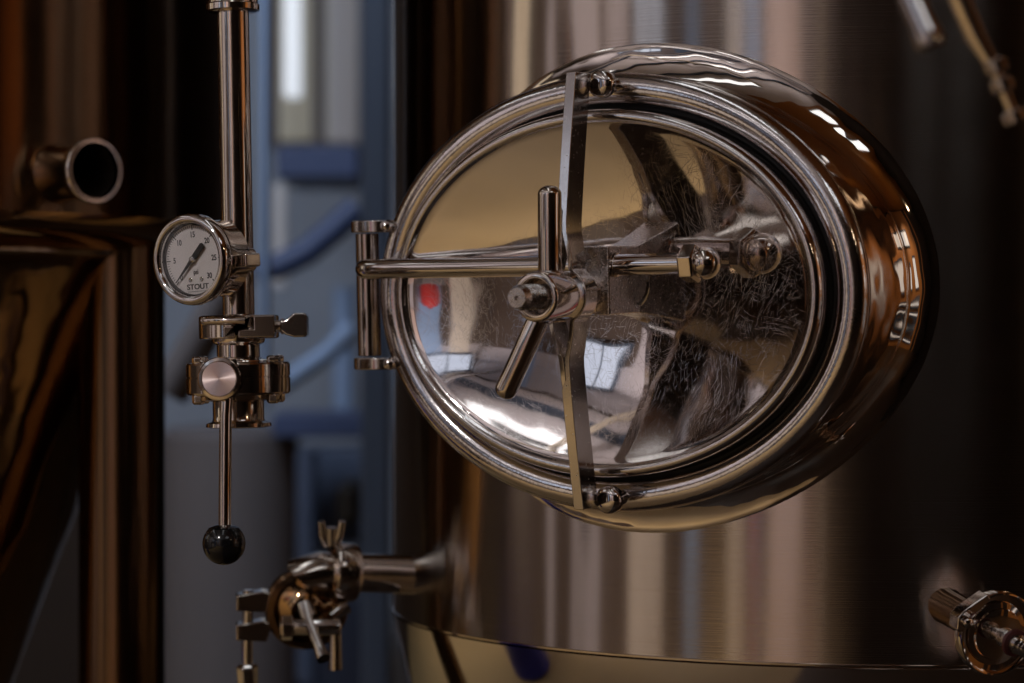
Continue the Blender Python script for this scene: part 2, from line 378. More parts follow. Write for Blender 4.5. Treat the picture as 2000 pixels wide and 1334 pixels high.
MB().lathe([(38, 58), (42, 62), (44, 70), (44, 158), (42, 162), (26, 162)], (0, 0, 0), (0, 0, 1), 48).build('boss', 'turned', yoke, F)
MB().lathe([(34, 34), (36, 38), (36, 60)], (0, 0, 0), (0, 0, 1), 40).build('spacer', 'dark', yoke, F)
# --- studs that hold the yoke tips
for b in (404, -398):
    st = MB().lathe([(15, -10), (15, 34), (19, 36), (19, 44)], (26, b, 0), (0, 0, 1), 28).build('yoke_stud', 'turned', tank, F)
    MB().lathe([(20, 42), (27, 45), (28, 52), (27, 60), (22, 66), (10, 70)], (26, b, 0), (0, 0, 1), 36).build('stud_head', 'polished', st, F)
    MB().lathe([(10, 0), (10, 26)], (16, b, 56), (-1, 0, 0), 16).build('pin', 'turned', st, F)
# --- threaded bolt and two-armed nut
thr = [(24, 60), (24, 250)]; z = 252.0
while z < 334: thr += [(24.3, z), (21.2, z+3), (24.3, z+6)]; z += 6.2
thr += [(23, 342), (20, 352), (18.5, 354), (4.6, 354.5), (4.0, 350), (2.5, 346)]
MB().lathe(thr, (0, 0, 0), (0, 0, 1), 48).build('threaded_bolt', 'cast', tank, F, ang=25)
hub = MB().lathe([(28, 168), (45, 169), (47, 172), (47, 281), (45.5, 284), (42, 286), (36, 286), (34, 283), (33, 262), (24, 258)], (0, 0, 0), (0, 0, 1), 56, capa=False, capb=False).build('handle_nut', 'turned', tank, F, ang=35)
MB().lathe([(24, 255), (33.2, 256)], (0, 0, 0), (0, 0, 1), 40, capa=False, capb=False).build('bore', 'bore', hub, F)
def bar(ang, l0, l1, r, c0, tiltc=0):
    d = Vector((math.sin(R(ang)), math.cos(R(ang)), tiltc)).normalized()
    pr = [(r*.98, l0), (r, l0+4), (r, l1-r*.8)] + [(r*math.cos(R(a)), l1-r*.8+r*.8*math.sin(R(a))) for a in range(10, 90, 10)]
    o = MB().lathe(pr, (0, 0, c0), d, 36).build('handle_bar', 'turned', hub, F)
    bd = []
    for k in range(0, 361, 10):      # lumpy weld bead where the bar meets the hub
        pass
    MB().lathe([(r-1, l0+7), (r+3.5, l0+5), (r+5.5, l0+1), (r+5, l0-5)], (0, 0, c0), d, 28).build('weld', 'cast', hub, F)
bar(1.0, 42, 208, 22.5, 228)
bar(205.5, 42, 212, 21.5, 232, .12)

# ================================================================ VALVES ON THE TANK
def clamp_end(name, u, v, y, az, pitch, label, cat, rad=78, right=False):
    Fm = frame(P(u, v, y), az, pitch)
    e = empty(name, None, label, cat, Mw=Fm); return e, Fm
# sample valve, lower left, standing off the left flank of the tank
yv = .33; CUR = .92*S*(D+yv)/D
sv, SF = clamp_end('sample_valve', 598, 1188, yv, -8, 8, 'blurred steel sample valve with hinged clamp on the lower left flank of the tank', 'valve')
K = 1.14
def loc(u, v, y): return SF.inverted() @ P(u, v, y) / CUR
a0 = loc(880, 1125, yv+.06); a1 = loc(690, 1118, yv+.02)
ax = (a1-a0).normalized(); L0 = (a1-a0).length
MB().lathe([(44, -30), (42, 0), (42, L0-4), (44, L0)], a0, ax, 40).build('inlet_pipe', 'polished', sv, SF)
MB().lathe([(44, L0-8), (60, L0-4), (64, L0+4), (64, L0+42), (60, L0+50), (46, L0+54)], a0, ax, 44).build('inlet_clamp', 'turned', sv, SF, ang=35)
b0 = a0+ax*(L0+50)
MB().tube([b0, b0+ax*30, b0+ax*60+Vector((0, -8, 0)), Vector((10, -10, -60)), Vector((0, 0, -30))], [42, 42, 44, 46, 48], 32).build('valve_body', 'turned', sv, SF)
# clamp wing fork on top
fk = MB()
for dx in (-22, 22): fk.tube([b0+Vector((dx*.4, 58, 0)), b0+Vector((dx*.8, 84, 8)), b0+Vector((dx*1.0, 112, 12))], [9, 10, 8], 14)
fk.build('clamp_fork', 'bar', sv, SF)
MB().tube([b0+Vector((0, 60, 6)), b0+Vector((0, 98, 10))], [10, 12], 14).build('fork_bolt', 'bar', sv, SF)
MB().lathe([(66, -34), (82, -30), (88, -20), (88, 8), (82, 16), (70, 18), (64, 10), (62, 2)], (0, 0, 0), (0, 0, 1), 56, capa=True, capb=False).build('clamp_ring', 'shell_shaded', sv, SF, ang=35)
MB().lathe([(64, -4), (40, 2), (26, 12), (20, 26), (0.1, 27)], (0, 0, 0), (0, 0, 1), 44, capa=False).build('end_cap', 'mirror_shaded', sv, SF)
MB().tube([(-4, 8, 20), (4, -18, 60), (18, -48, 100), (30, -74, 134)], [20, 15, 11, 15], 24, False).build('outlet_spout', 'polished', sv, SF)
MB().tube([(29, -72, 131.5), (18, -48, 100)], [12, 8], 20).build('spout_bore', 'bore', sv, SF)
MB().lathe([(16, -54), (18, -50), (18, 62), (14, 66)], (4, -24, 60), (1, -.03, 0), 24).build('cross_bar', 'polished', sv, SF)
MB().lathe([(18, 0), (27, 4), (27, 26), (18, 30)], (-58, -26, 60), (1, 0, 0), 6).build('cross_nut', 'turned', sv, SF, bevel=2)
for b, nm in ((14, 'clamp_lug'), (-50, 'clamp_lug')):
    MB().prism([(-148, b-16), (-84, b-20), (-70, b+22), (-92, b+26), (-148, b+18)], -24, 12, (0, 1, 2)).build(nm, 'turned', sv, SF, bevel=4)
MB().tube([(-122, 40, -6), (-124, -90, 0), (-122, -185, 0)], [11, 12, 10], 18).build('swing_bolt', 'polished', sv, SF)
MB().lathe([(16, 0), (24, 6), (22, 50), (15, 56)], (-124, -118, 0), (.05, -1, 0), 6).build('swing_nut', 'polished', sv, SF, bevel=3)
MB().tube([(62, -36, 10), (62, -130, 16)], [12, 15], 18).build('hanging_pin', 'turned', sv, SF)
MB().tube([(84, 4, 8), (50, -14, 30)], [16, 12], 18).build('hinge_pin', 'polished', sv, SF)

# hose valve, lower right
yr = -.09; CUR = .9*S*(D+yr)/D
rv, RF = clamp_end('hose_valve', 1948, 1238, yr, -20, 10, 'dark steel clamp ring with ribbed hose barb at the lower right edge', 'valve')
MB().lathe([(46, -260), (40, -200), (40, -30), (60, -24), (60, -16)], (0, 0, 0), (0, 0, 1), 48, capa=False).build('outlet_neck', 'shell_shaded', rv, RF)
MB().lathe([(64, -30), (88, -28), (93, -22), (95, 2), (93, 8), (90, 9), (87, 8), (86, 0), (84, -6), (70, -8)], (0, 0, 0), (0, 0, 1), 80, capa=True, capb=False).build('clamp_ring', 'neck', rv, RF, ang=30)
MB().lathe([(72, -7), (70, -2), (58, 0), (56, 5), (36, 8), (0.1, 9)], (0, 0, 0), (0, 0, 1), 56, capa=False).build('end_cap', 'neck', rv, RF, ang=30)
MB().prism([(-98, 8), (-88, 20), (-74, 40), (-30, 82), (-40, 94), (-96, 58), (-108, 44), (-108, 16)], -26, 12, (0, 1, 2)).build('clamp_lug', 'neck', rv, RF, bevel=4)
MB().lathe([(9, 0), (12, 3), (12, 14), (8, 18), (1, 19)], (-88, 34, 10), (0, 0, 1), 24).build('lug_pin', 'turned', rv, RF)
MB().lathe([(15, 4), (15, 36), (22, 38), (22, 58), (17, 62), (17, 70)], (-6, 4, 0), (0, 0, 1), 28).build('barb_stem', 'cast', rv, RF, ang=30)
MB().lathe([(20, 74), (29, 75), (31, 79), (29, 85), (20, 86)], (-6, 4, 0), (0, 0, 1), 32).build('seal', 'red', rv, RF)
pr = [(20, 84), (22, 88), (22, 96)]
for k in range(5): pr += [(14, 98+k*14), (19, 109+k*14)]
MB().lathe(pr, (-6, 4, 0), (0, 0, 1), 28).build('hose_barb', 'bar', rv, RF, ang=25)

# ================================================================ LEFT PIPE, GAUGE, VALVE
YP = .05; kp = (D+YP)/D; CUR = S*kp
PB = P(462, 830, YP)
def pframe(u, v, y=YP): 
    m = frame(P(u, v, y), 0, 0, 0); return m
GF = pframe(468, 700)                       # local x right, y up, z towards the camera; pixels
tilt = Matrix.Rotation(R(1.1), 4, 'Z'); GF = GF @ tilt
kk = kp
pipe = empty('steel_pipe', None, 'vertical steel pipe left of the manway that carries the pressure gauge', 'pipe', Mw=GF)
MB().lathe([(31, 78), (31, 676), (44, 684), (49, 686), (49, 720)], (0, 0, 0), (0, 1, 0), 48).build('tube', 'turned', pipe, GF)
MB().lathe([(44, 676), (52, 679), (52, 690), (48, 694)], (0, 0, 0), (0, 1, 0), 48).build('top_ferrule', 'turned', pipe, GF)
MB().lathe([(31, 86), (46, 80), (50, 74), (50, 68)], (0, 0, 0), (0, 1, 0), 48).build('lower_ferrule', 'turned', pipe, GF)
# tri clamp with wing nut
tc_ = empty('pipe_clamp', None, 'hinged steel pipe clamp with wing nut just below the pressure gauge', 'clamp', Mw=GF)
def halfring(a0, a1, r0, r1, b0, b1, n=24):
    outer = arc((0, 0), r1, a0, a1, n); inner = arc((0, 0), r0, a1, a0, n)
    return MB().prism(outer+inner, b0, b1, (0, 2, 1))
halfring(92, 262, 50, 78, 38, 84).build('clamp_half', 'turned', tc_, GF, bevel=4)
halfring(-92, 76, 50, 78, 38, 84).build('clamp_half', 'turned', tc_, GF, bevel=4)
MB().prism([(-20, 62), (24, 62), (24, 82), (34, 82), (34, 60), (2, 60), (2, 40), (-20, 40)], 70, 92, (0, 1, 2)).build('hinge_lug', 'turned', tc_, GF, bevel=2.5)
MB().prism([(8, 40), (78, 40), (78, 82), (38, 82), (38, 56), (8, 56)], 52, 90, (0, 1, 2)).build('hinge_leaf', 'turned', tc_, GF, bevel=2.5)
MB().tube([(-60, 74, 64), (-36, 74, 84), (-8, 73, 86), (22, 73, 86)], 9, 16).build('clasp_bar', 'turned', tc_, GF)
MB().lathe([(12, 76), (12, 84), (16, 86), (16, 90)], (0, 61, 30), (1, 0, 0), 20).build('clamp_screw', 'turned', tc_, GF)
MB().prism([(86, 52), (96, 44), (112, 39), (134, 39), (137, 44), (137, 82), (132, 86), (112, 86), (98, 74), (86, 70)], 6, 54, (0, 1, 2)).build('wing_nut', 'polished', tc_, GF, bevel=9, seg=4)
# butterfly valve
bv = empty('butterfly_valve', None, 'steel butterfly valve with round hub, lever and black ball knob at left', 'valve', Mw=GF)
MB().lathe([(40, 66), (51, 66), (52, 34), (50, 30), (42, 26), (42, 2), (50, -2), (74, -4), (76, -10)], (-2, 0, 0), (0, 1, 0), 48).build('upper_neck', 'turned', bv, GF, ang=30)
body = MB().lathe([(80, -6), (98, -8), (101, -12), (101, -34), (99.5, -35.5), (99.5, -37), (101, -38.5), (101, -66), (98, -70), (80, -72)], (-3, 0, 0), (0, 1, 0), 72).build('valve_body', 'turned', bv, GF, ang=30)
MB().lathe([(72, -72), (70, -80), (50, -84), (50, -118), (52, -122), (63, -126), (64, -133), (56, -135)], (-4, 0, 0), (0, 1, 0), 48).build('lower_neck', 'turned', bv, GF, ang=30)
bolt0 = None
for (x, zz) in ((-72, 52), (72, 52), (74, -40), (-74, -40)):
    MB().lathe([(11, -3), (12, 0), (12, 8), (9, 11), (3, 12)], (x-3, -6, zz), (0, 1, 0), 6).build('bolt', 'polished', bv, GF, bevel=1.5)
    MB().lathe([(12, -3), (13, 0), (13, 12), (9, 16)], (x-3, -72, zz), (0, -1, 0), 6).build('bolt', 'turned', bv, GF, bevel=1.5)
HD = Vector((-.10, .02, 1)).normalized()
hb = MB().lathe([(42, 60), (42, 118), (40, 121), (34.5, 122), (34, 119)], (-14, -40, 0), HD, 48, capb=False).build('valve_hub', 'turned', bv, GF, ang=30)
# hub face: concentric turned disc
m, t, b = mat('turned_face'); b.inputs['Metallic'].default_value = 1; b.inputs['Base Color'].default_value = (.80, .70, .68, 1); b.inputs['Roughness'].default_value = .24
b.inputs['Anisotropic'].default_value = .9; tg = nn(t, 'ShaderNodeTangent'); tg.direction_type = 'RADIAL'; tg.axis = 'Z'; t.links.new(tg.outputs[0], b.inputs['Tangent']); M['turned_face'] = m
HM = GF @ Matrix.Translation(Vector((-14, -40, 0))*CUR) @ Vector((0, 0, 1)).rotation_difference(HD).to_matrix().to_4x4()
MB().lathe([(34, 117), (34, 121.5), (32.5, 123)] + [(32.5*(1-i/12)+.05, 123+.02*i) for i in range(1, 13)], (0, 0, 0), (0, 0, 1), 64, capa=False, capb=False).build('hub_face', 'turned_face', hb, HM, ang=30)
lever = MB().tube([(-14, -60, 96), (-17, -110, 104), (-22, -320, 110)], [12.5, 12, 12], 28).build('lever', 'turned', bv, GF)
MB().lathe([(15, 36), (30, 30)]+[(41*math.cos(R(a)), 41*math.sin(R(a))) for a in range(46, -90, -6)], (-24, -352, 110), (0, 1, 0), 56).build('knob', 'knob', lever, GF, ang=40)
# pressure gauge
CUR = S*1.04*(D-.01)/D; GO = P(370, 507, -.01); GG = frame(GO, 30, 3, 3)
gauge = empty('pressure_gauge', None, 'round white dial pressure gauge reading zero, in steel bezel on the vertical pipe', 'gauge', Mw=GG)
MB().lathe([(70, -12), (74, -14), (76, -22), (76, -50), (74, -52), (74, -90), (68, -100), (20, -102)], (0, 0, 0), (0, 0, 1), 64, capa=False).build('case', 'turned', gauge, GG, ang=30)
MB().lathe([(70, -24), (82, -24), (86, -20), (87, -12), (86, -2), (82, 5), (76, 7), (71, 4), (69, -2), (69, -14)], (0, 0, 0), (0, 0, 1), 80, capa=False, capb=False).build('bezel', 'polished', gauge, GG, ang=60)
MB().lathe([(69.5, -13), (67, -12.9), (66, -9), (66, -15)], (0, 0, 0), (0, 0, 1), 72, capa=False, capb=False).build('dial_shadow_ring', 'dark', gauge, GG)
dial = MB().lathe([(69.5, -15.2), (69.4, -15), (.1, -15)], (0, 0, 0), (0, 0, 1), 72).build('dial', 'dial', gauge, GG)
tk = MB()
for i in range(0, 61):
    ang = R(225 - i*4.5); major = i % 10 == 0
    r0 = 56 if major else 59.5; r1 = 65 if major else 64; wd = .95 if major else .42
    d_ = Vector((math.cos(ang), math.sin(ang), 0)); n_ = Vector((-d_.y, d_.x, 0))
    q = [d_*r0+n_*wd, d_*r1+n_*wd, d_*r1-n_*wd, d_*r0-n_*wd]
    tk.add([p+Vector((0, 0, -14.3)) for p in q]+[p+Vector((0, 0, -14.9)) for p in q], [(0,1,2,3), (7,6,5,4), (0,4,5,1), (1,5,6,2), (2,6,7,3), (3,7,4,0)])
tk.build('tick_marks', 'print', dial, GG)
o2 = [(64.2*math.cos(R(a)), 64.2*math.sin(R(a))) for a in range(90, -46, -5)]; i2 = [(65.8*math.cos(R(a)), 65.8*math.sin(R(a))) for a in range(-45, 91, 5)]
MB().prism(o2+i2, -14.9, -14.3).build('scale_arc', 'print', dial, GG)
def dial_text(txt, x, y, size, sx=.8): text_mesh(txt, size*CUR, 'printed_text', 'print', dial, GG @ Matrix.Translation(Vector((x, y, -14.6))*CUR), ext=.3*CUR, sx=sx)
for i, tx in enumerate(('0', '5', '10', '15', '20', '25', '30')):
    a = R(225 - i*45); dial_text(tx, 46.5*math.cos(a), 46.5*math.sin(a), 15)
dial_text('psi', 2, -24, 13); dial_text('STOUT', 4, -52, 14, 1.15)
MB().box((-20, -60.8, -14.9), (26, -60.1, -14.3)).build('printed_rule', 'print', dial, GG)
for x in (-12, 14): MB().lathe([(4.6, -14.9), (4.6, -14.0), (3.9, -13.6), (1.5, -14.4)], (x, -38, 0), (0, 0, 1), 20).build('rivet', 'bar', dial, GG)
na = R(225); nd = Vector((math.cos(na), math.sin(na))); nq = Vector((-nd.y, nd.x))
poly = [nd*60+nq*.5, nd*14+nq*3, -nd*8+nq*5, -nd*36+nq*5.2, -nd*39+nq*2.5, -nd*39-nq*2.5, -nd*36-nq*5.2, -nd*8-nq*5, nd*14-nq*3, nd*60-nq*.5]
MB().prism([tuple(p) for p in poly], -8.5, -7).build('needle', 'print', gauge, GG)
MB().lathe([(5.8, -12), (5.8, -5.5), (4, -4.8), (.2, -4.6)], (0, 0, 0), (0, 0, 1), 24).build('needle_hub', 'bar', gauge, GG)
gl, t, b = mat('gauge_glass'); t.nodes.remove(b); M['glass'] = gl
tr_ = nn(t, 'ShaderNodeBsdfTransparent'); gs = nn(t, 'ShaderNodeBsdfGlossy'); gs.inputs['Roughness'].default_value = .03; fz = nn(t, 'ShaderNodeFresnel'); fz.inputs['IOR'].default_value = 1.45
mx = nn(t, 'ShaderNodeMixShader'); t.links.new(fz.outputs[0], mx.inputs[0]); t.links.new(tr_.outputs[0], mx.inputs[1]); t.links.new(gs.outputs[0], mx.inputs[2]); t.links.new(mx.outputs[0], t.nodes['Material Output'].inputs[0])
MB().lathe([(70, -2), (.1, -2)], (0, 0, 0), (0, 0, 1), 48).build('glass', 'glass', gauge, GG)
MB().box((66, -22, -84), (104, 4, -38)).build('side_boss', 'turned', gauge, GG, bevel=4)
MB().lathe([(26, 0), (28, 30), (22, 50)], (20, -6, -96), (.5, 0, -1), 32).build('stem', 'turned', gauge, GG)

# ================================================================ LEFT TANK
YL = .75; kl = (D+YL)/D
LC = Vector(((-304-1000)*S*kl, YL, 0)); LM = Matrix.Translation(LC)
lt = empty('fermentation_tank', LC, 'dark polished steel tank with conical bottom at the left edge', 'tank')
def zl(v, y=YL-.35): return P(0, v, y).z
rs = lambda x: (x+304)*S*kl*.985
MB(1).lathe([(rs(450), zl(414)), (rs(450), 3.0)], seg=160, capa=False, capb=False).build('shell', 'shell_shaded', lt, LM)
MB(1).lathe([(rs(450), zl(414)), (rs(446), zl(430)), (rs(428), zl(447)), (rs(388), zl(466)), (rs(330), zl(482))], seg=160, capa=False, capb=False).build('knuckle', 'mirror_shaded', lt, LM, ang=50)
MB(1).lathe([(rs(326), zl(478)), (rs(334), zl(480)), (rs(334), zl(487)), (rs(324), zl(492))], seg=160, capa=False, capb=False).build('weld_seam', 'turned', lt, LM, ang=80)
MB(1).lathe([(rs(328), zl(484)), (rs(300), zl(520)), (rs(255), zl(640)), (rs(210), zl(800)), (rs(150), zl(1050)), (rs(100), zl(1190)), (rs(0), zl(1500))], seg=160, capa=False, capb=False).build('cone', 'mirror_shaded', lt, LM, ang=60)
lx = P(238, 600, YL-.12)
MB(1).lathe([(.053, 0.0), (.053, P(0, 484, YL-.12).z)], (lx.x, lx.y, 0), seg=64).build('leg', 'shell_shaded', lt, Matrix())
# port on the shell
CUR = S
az = 44.5; nrm = Vector((math.sin(R(az)), -math.cos(R(az)), 0)); base = LC + nrm*rs(398); base.z = P(0, 342, base.y).z
PF = frame(base, -az, 0)
def met(v): return v/S
port = MB(1).lathe([(.052, -.012), (.044, .006), (.039, .018), (.0355, .030), (.033, .044), (.0318, .058), (.0315, .080), (.0325, .088), (.036, .094), (.0378, .097), (.0378, .102), (.0365, .104), (.0350, .104), (.0345, .1020), (.0330, .1020), (.0325, .104), (.0312, .104), (.0300, .1015), (.0292, .02)], (0, 0, 0), (0, 0, 1), 64, capa=False, capb=False).build('port', 'turned', lt, PF, ang=35)
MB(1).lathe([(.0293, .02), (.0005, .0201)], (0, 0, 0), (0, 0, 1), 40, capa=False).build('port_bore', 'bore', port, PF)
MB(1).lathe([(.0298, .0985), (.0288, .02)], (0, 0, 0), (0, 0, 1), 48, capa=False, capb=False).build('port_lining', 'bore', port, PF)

# ================================================================ PIPES TOP RIGHT (near, out of focus)
e = empty('spray_pipe', P(1815, 90, -.7), 'blurred steel pipe end pointing down in the upper right corner', 'pipe')
q0, q1 = P(1745, -80, -.7), P(1818, 84, -.7); dd = (q1-q0).normalized(); LL = (q1-q0).length
MB(1).lathe([(.0095, -.1), (.0095, LL-.012), (.0105, LL-.01), (.0105, LL), (.007, LL+.004)], q0, dd, 28).build('tube', 'polished', e)
e = empty('sight_tube', P(1985, 235, -.6), 'thin dark jointed pipe slanting down the upper right corner', 'pipe')
pa = [P(1850, -60, -.6), P(1905, 70, -.6), P(1945, 140, -.6), P(1985, 235, -.6)]
MB(1).tube(pa, [.009, .008, .005, .004], 20).build('tube', 'turned', e)
for (u, v) in ((1944, 128), (1957, 165), (1980, 228)):
    c_ = P(u, v, -.6); MB(1).lathe([(.006, -.005), (.009, -.003), (.009, .004), (.006, .006)], c_, (.35, 0, -.9), 20).build('fitting', 'turned', e)

# ================================================================ THE HALL BEHIND
def bx(name, u0, u1, v0, v1, y, th, m, label, cat, bevel=.01, group=None):
    a, b = P(u0, v1, y), P(u1, v0, y); c = Vector(((a.x+b.x)/2, y+th/2, a.z))
    o = MB(1).box((a.x-c.x, -th/2, 0), (b.x-c.x, th/2, b.z-a.z)).build(name, m, None, Matrix.Translation(c), bevel=bevel)
    return tag(o, label, cat, group)
def struct(name, mb, m, parent=None, **kw):
    o = mb.build(name, m, parent, Matrix(), **kw)
    if parent is None: o['kind'] = 'structure'
    return o
X0, X1, Y0, Y1, H = -4.6, 4.4, -6.2, 5.0, 4.0
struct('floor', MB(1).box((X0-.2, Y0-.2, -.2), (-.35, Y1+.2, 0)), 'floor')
struct('floor', MB(1).box((-.346, Y0-.2, -.2), (X1+.2, Y1+.2, 0)), 'floor_shaded')  # right half of the floor, shade painted into its colour
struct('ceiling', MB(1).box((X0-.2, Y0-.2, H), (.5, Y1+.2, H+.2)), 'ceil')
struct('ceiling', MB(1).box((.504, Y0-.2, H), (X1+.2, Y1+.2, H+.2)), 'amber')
tag(MB(1).box((-.6, -2.2, 0), (.6, 2.2, .012)).build('added_mat', 'floor_shaded', None, Matrix.Translation((-3.98, -2.2, .002)), bevel=.004), 'added dark mat along the left wall, darkens the floor mirrored in the manway door', 'mat')  # unseen mat added to cut the tan floor's reflection in the door
wl = struct('wall', MB(1).box((X0-.2, Y0, 0.004), (X0, Y1, H-.004)), 'brownwall')
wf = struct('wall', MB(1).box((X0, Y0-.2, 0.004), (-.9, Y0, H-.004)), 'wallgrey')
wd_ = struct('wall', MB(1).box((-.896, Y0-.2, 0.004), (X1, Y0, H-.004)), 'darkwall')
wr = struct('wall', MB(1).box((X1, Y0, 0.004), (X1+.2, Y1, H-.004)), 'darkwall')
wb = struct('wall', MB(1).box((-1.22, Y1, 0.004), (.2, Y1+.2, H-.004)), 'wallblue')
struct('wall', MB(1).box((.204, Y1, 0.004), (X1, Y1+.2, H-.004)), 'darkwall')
struct('wall', MB(1).box((X0, Y1, 0.004), (-1.224, Y1+.2, H-.004)), 'darkwall')
# panels standing proud of the left and front walls
def lpanel(y0, y1, z0, z1, m, th=.04): MB(1).box((X0-.01, y0, z0), (X0+th, y1, z1)).build('panel', m, wl, bevel=.006)
def fpanel(x0, x1, z0, z1, m, th=.04): MB(1).box((x0, Y0-.01, z0), (x1, Y0+th, z1)).build('panel', m, wf, bevel=.006)
lpanel(2.75, 3.15, .01, 3.9, 'amber'); lpanel(3.3, 4.9, .012, 3.9, 'darkwall'); lpanel(.75, 2.6, .012, 3.9, 'darkwall')
lpanel(-.55, -.35, .02, 3.9, 'wallgrey', .06); lpanel(-1.75, -1.0, .02, 3.9, 'wallgrey')
lpanel(-3.6, -2.55, .02, 1.5, 'white'); lpanel(-2.5, -1.9, 2.0, 3.9, 'wallgrey')
lpanel(-5.0, -4.45, .02, 3.9, 'skyblue')
fpanel(-4.35, -3.85, .02, 3.9, 'white'); fpanel(-3.6, -3.15, .02, 3.9, 'skyblue', .05); fpanel(-2.9, -1.9, 1.6, 2.9, 'pink', .06)
for a_, b_ in ((-4.59, -4.38), (-3.82, -3.63), (-3.12, -2.93), (-1.86, -1.37), (-1.23, -.91)): fpanel(a_, b_, .03, 2.75, 'brownwall', .02)
lpanel(-6.1, -.2, 2.85, 3.92, 'wallgrey', .025)
fpanel(-1.35, -1.25, .3, 3.9, 'cream', .05)
def window(wall, c, w_, h_, axis, m, nx=1, nz=1):
    """axis 'x': lies on a wall facing +-x; c = centre on the wall face"""
    fr_ = MB(1); t = .05
    def bxx(a0, a1, z0, z1, d0, d1, mb):
        if axis == 'y': mb.box((c[0]+a0, c[1]+d0, c[2]+z0), (c[0]+a1, c[1]+d1, c[2]+z1))
        else: mb.box((c[0]+d0, c[1]+a0, c[2]+z0), (c[0]+d1, c[1]+a1, c[2]+z1))
    for a0, a1, z0, z1 in ((-w_/2-t, -w_/2, -h_/2-t, h_/2+t), (w_/2, w_/2+t, -h_/2-t, h_/2+t), (-w_/2, w_/2, h_/2, h_/2+t), (-w_/2, w_/2, -h_/2-t, -h_/2)): bxx(a0, a1, z0, z1, -.03, .03, fr_)
    for i in range(1, nx): xx = -w_/2+w_*i/nx; bxx(xx-.02, xx+.02, -h_/2, h_/2, -.025, .025, fr_)
    for i in range(1, nz): zz = -h_/2+h_*i/nz; bxx(-w_/2, w_/2, zz-.02, zz+.02, -.024, .024, fr_)
    f = fr_.build('window', 'greyblue', wall)
    for i in range(nx):
        for k in range(nz):
            pm = MB(1); bxx(-w_/2+w_*i/nx+.02, -w_/2+w_*(i+1)/nx-.02, -h_/2+h_*k/nz+.02, -h_/2+h_*(k+1)/nz-.02, -.008, .008, pm); pm.build('pane', m, f)
window(wf, (-3.75, Y0+.10, 3.4), 1.3, .62, 'y', 'daypane', 2, 1)
window(wl, (X0+.10, -3.1, 2.9), .9, 1.0, 'x', 'daypane', 2, 1)
window(wl, (X0+.06, .35, 2.6), .45, 2.0, 'x', 'warmpane')
window(wr, (X1-.12, -.5, 2.75), 1.5, .3, 'x', 'palepane')
window(wr, (X1-.12, -1.5, 1.8), .6, .7, 'x', 'palepane')
window(wr, (X1-.12, -.2, 1.75), .35, .5, 'x', 'palepane')
for zq in (.45, .75, 1.05): window(wr, (X1-.10, -1.0, zq), 2.2, .09, 'x', 'palepane', 6, 1)
for y0, y1 in ((-3.4, -3.2), (-2.6, .9), (1.6, 1.9), (2.6, 3.9)): MB(1).box((X1-.06, y0, .01), (X1+.01, y1, 3.9)).build('panel', 'amber', wr, bevel=.006)
tag(MB(1).box((-.75, -.04, 0), (.75, .04, .66)).build('low_board', 'pink', None, Matrix.Translation((-2.05, Y0+.4, .004))), 'pinkish low board behind the photographer, mirrored low on the tank', 'board')
dr = tag(MB(1).lathe([(.26, 0), (.28, .02), (.28, .28), (.29, .30), (.28, .32), (.28, .60), (.27, .63), (.24, .63), (.24, .61), (.001, .61)], seg=40).build('plastic_drum', 'blueplastic', None, Matrix.Translation((-2.2, .40, .004))), 'royal blue plastic drum, mirrored at the bottom edge of the tank', 'drum')
ex = tag(MB(1).lathe([(.15, 0), (.16, .03), (.16, .55), (.12, .68), (.04, .72), (.04, .78)], seg=32).build('red_cylinder', 'redpaint', None, Matrix.Translation((-3.22, -5.85, .75))), 'red gas cylinder, mirrored at the left of the door', 'cylinder')
tag(MB(1).box((-.2, -.2, 0), (.2, .2, .745)).build('pedestal', 'grey', None, Matrix.Translation((-3.22, -5.85, .004)), bevel=.01), 'grey pedestal under the red cylinder', 'pedestal')
lpanel(.9, 1.6, 2.2, 3.9, 'white', .05); lpanel(1.65, 2.3, 2.2, 3.9, 'skyblue', .055); lpanel(3.3, 4.4, 2.0, 3.9, 'cream', .05)
for i, x in enumerate((-3.9, -2.2, -.9)):
    tag(MB(1).box((-.05, -5.2, 0), (.05, 5.0, .16)).build('ceiling_beam', 'greyblue', None, Matrix.Translation((x, -.6, H-.17))), 'grey ceiling beam along the hall, %s of three' % ('left', 'middle', 'right')[i], 'beam', 'ceiling beams')
tag(MB(1).tube([(-4.4, -2.0, 3.62), (-.2, -2.0, 3.62)], .06, 16).build('ceiling_duct', 'cream', None), 'cream duct crossing under the ceiling beams', 'duct')
tag(MB(1).tube([(-4.4, -5.0, 3.5), (-.2, -5.0, 3.5)], .035, 12).build('ceiling_pipe', 'grey', None), 'thin grey sprinkler pipe under the ceiling', 'pipe')
# ceiling fittings; the dark-side pair is added for highlights in the door
for i, (x, y, lb) in enumerate(((-3.2, -3.2, 'strip lamp over the hall floor, nearest the left wall'), (-1.7, -3.4, 'strip lamp over the hall floor, behind the photographer'), (-2.6, .6, 'strip lamp over the hall floor, beside the tanks'), (-.35, -1.1, 'strip lamp right above the manway door'), (1.0, -3.4, 'strip lamp added on the dark side, nearer the middle'), (1.7, -3.4, 'strip lamp added on the dark side, farthest right'))):
    l = empty('strip_lamp', (x, y, H-.004), 'white '+lb, 'lamp', 'strip lamps of the hall')
    hw = .12 if x < 0 else .22; hl = 1.2 if x < 0 else .8
    MB(1).box((x-hw, y-hl, H-.084), (x+hw, y+hl, H-.004)).build('housing', 'darkwall', l, bevel=.01)
    MB(1).box((x-hw+.01, y-hl+.05, H-.11), (x+hw-.01, y+hl-.05, H-.085)).build('diffuser', 'strip', l, bevel=.006)
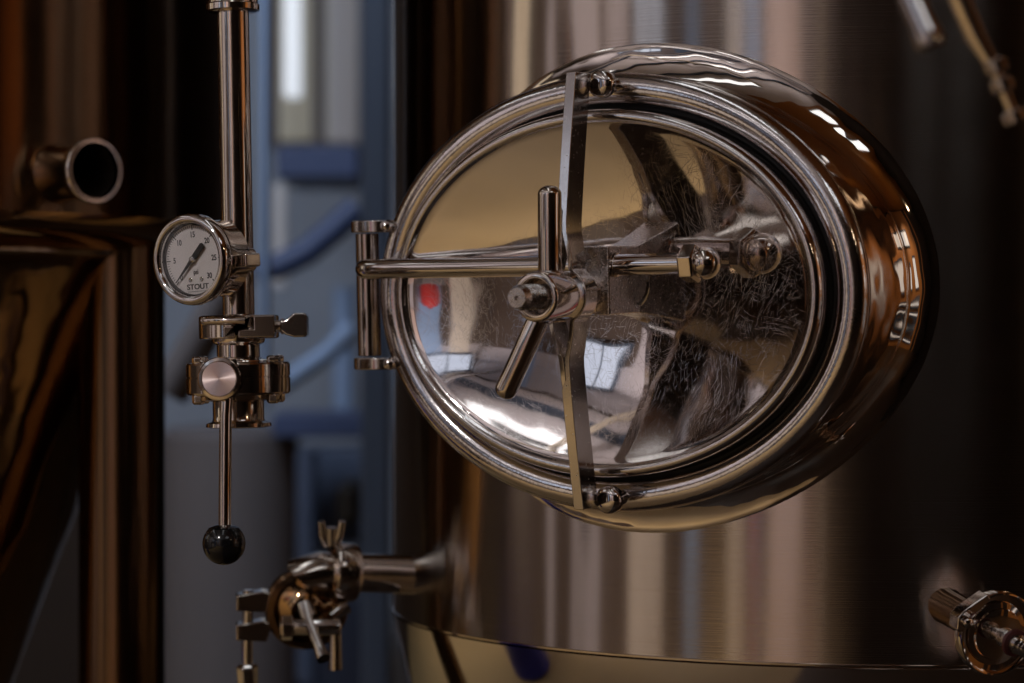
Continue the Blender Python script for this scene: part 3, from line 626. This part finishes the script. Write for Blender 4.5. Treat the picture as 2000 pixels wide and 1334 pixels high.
# between the two tanks
struct('panel', MB(1).box(tuple(P(515, 276, 4.98)-Vector((0, .03, 0))), tuple(P(700, -400, 4.98)+Vector((0, .03, 0)))), 'putty', wb)
struct('panel', MB(1).box(tuple(P(640, 278, 4.9)-Vector((0, .02, 0))), tuple(P(700, -400, 4.9)+Vector((0, .02, 0)))), 'palegrey', wb)
bx('cabinet', 540, 700, 284, 348, 3.6, .5, 'blue', 'blurred dark blue box high between the two tanks', 'box')
bx('steel_column', 704, 760, -400, 1500, 2.6, .10, 'greyblue', 'blurred grey blue column close left of the manway tank', 'column')
bx('thin_post', 509, 524, -400, 800, 2.4, .05, 'skyblue', 'blurred thin blue grey post just right of the gauge pipe', 'post')
bx('beam', 530, 716, 806, 856, 3.4, .3, 'blue', 'blurred dark blue beam low between the two tanks', 'beam')
c_ = P(450, 800, 3.6)
tag(MB(1).lathe([(.17, 0), (.17, P(0, 838, 3.6).z-.02), (.15, P(0, 838, 3.6).z), (.001, P(0, 838, 3.6).z+.01)], seg=40).build('round_bollard', 'grey', None, Matrix.Translation((c_.x, 3.6, .004))), 'blurred pale grey round bollard behind the ball lever', 'bollard')
bx('motor', 655, 702, 942, 1030, 3.1, .2, 'dark', 'blurred black motor low beside the grey blue column', 'motor', bevel=.03)
for (u, lb) in ((532, 'left'), (622, 'middle')):
    tag(MB(1).tube([P(u, -300, 4.4), P(u, 270, 4.4), P(u+4, 290, 4.4)], .018, 12).build('conduit', 'grey', None), 'blurred pale conduit high between the tanks, the %s one of two' % lb, 'conduit', 'conduits')
tag(MB(1).tube([P(690, 640, 2.9), P(640, 690, 2.9), P(560, 745, 2.9), P(500, 770, 2.9)], .022, 14).build('cable', 'skyblue', None), 'blurred pale cable drooping behind the wing nut', 'cable')
for (u, v0, v1, yq, mq, lb, rr) in ((548, 360, 560, 4.2, 'palegrey', 'pale upright pipe behind the sagging hose', .02), (672, 560, 800, 4.0, 'skyblue', 'sky blue upright pipe above the dark blue beam', .03), (600, 880, 1330, 3.2, 'slate', 'slate upright pipe low between the tanks', .025)):
    tag(MB(1).tube([P(u, v1, yq), P(u, v0, yq)], rr, 14).build('upright_pipe', mq, None), 'blurred '+lb, 'pipe')
bx('label_plate', 560, 600, 905, 945, 3.75, .02, 'putty', 'blurred small pale plate on the slate crate', 'plate')
bx('crate', 330, 716, 880, 1060, 3.9, .4, 'slate', 'blurred slate blue crate low between the tanks', 'crate')
bx('bench', 320, 730, 1062, 1160, 3.7, .4, 'greyblue', 'blurred grey blue bench below the slate crate', 'bench')
bx('skirting_box', 320, 730, 1165, 1500, 3.6, .4, 'navy', 'blurred navy box at the bottom between the tanks', 'box')
tag(MB(1).tube([P(500, 528, 3), P(545, 519, 3), P(600, 492, 3), P(650, 450, 3), P(700, 405, 3)], .030, 16).build('hose', 'blue', None), 'blurred dark blue hose sagging behind the steel hinge', 'hose')
tag(MB(1).tube([P(460, 540, 2), P(330, 770, 2)], .035, 20).build('slanting_pipe', 'grey', None), 'blurred grey pipe slanting down behind the pressure gauge', 'pipe')
bx('light_tube', 553, 588, -200, 190, 3.9, .05, 'tube', 'blurred upright white light tube at the top between the tanks', 'lamp')
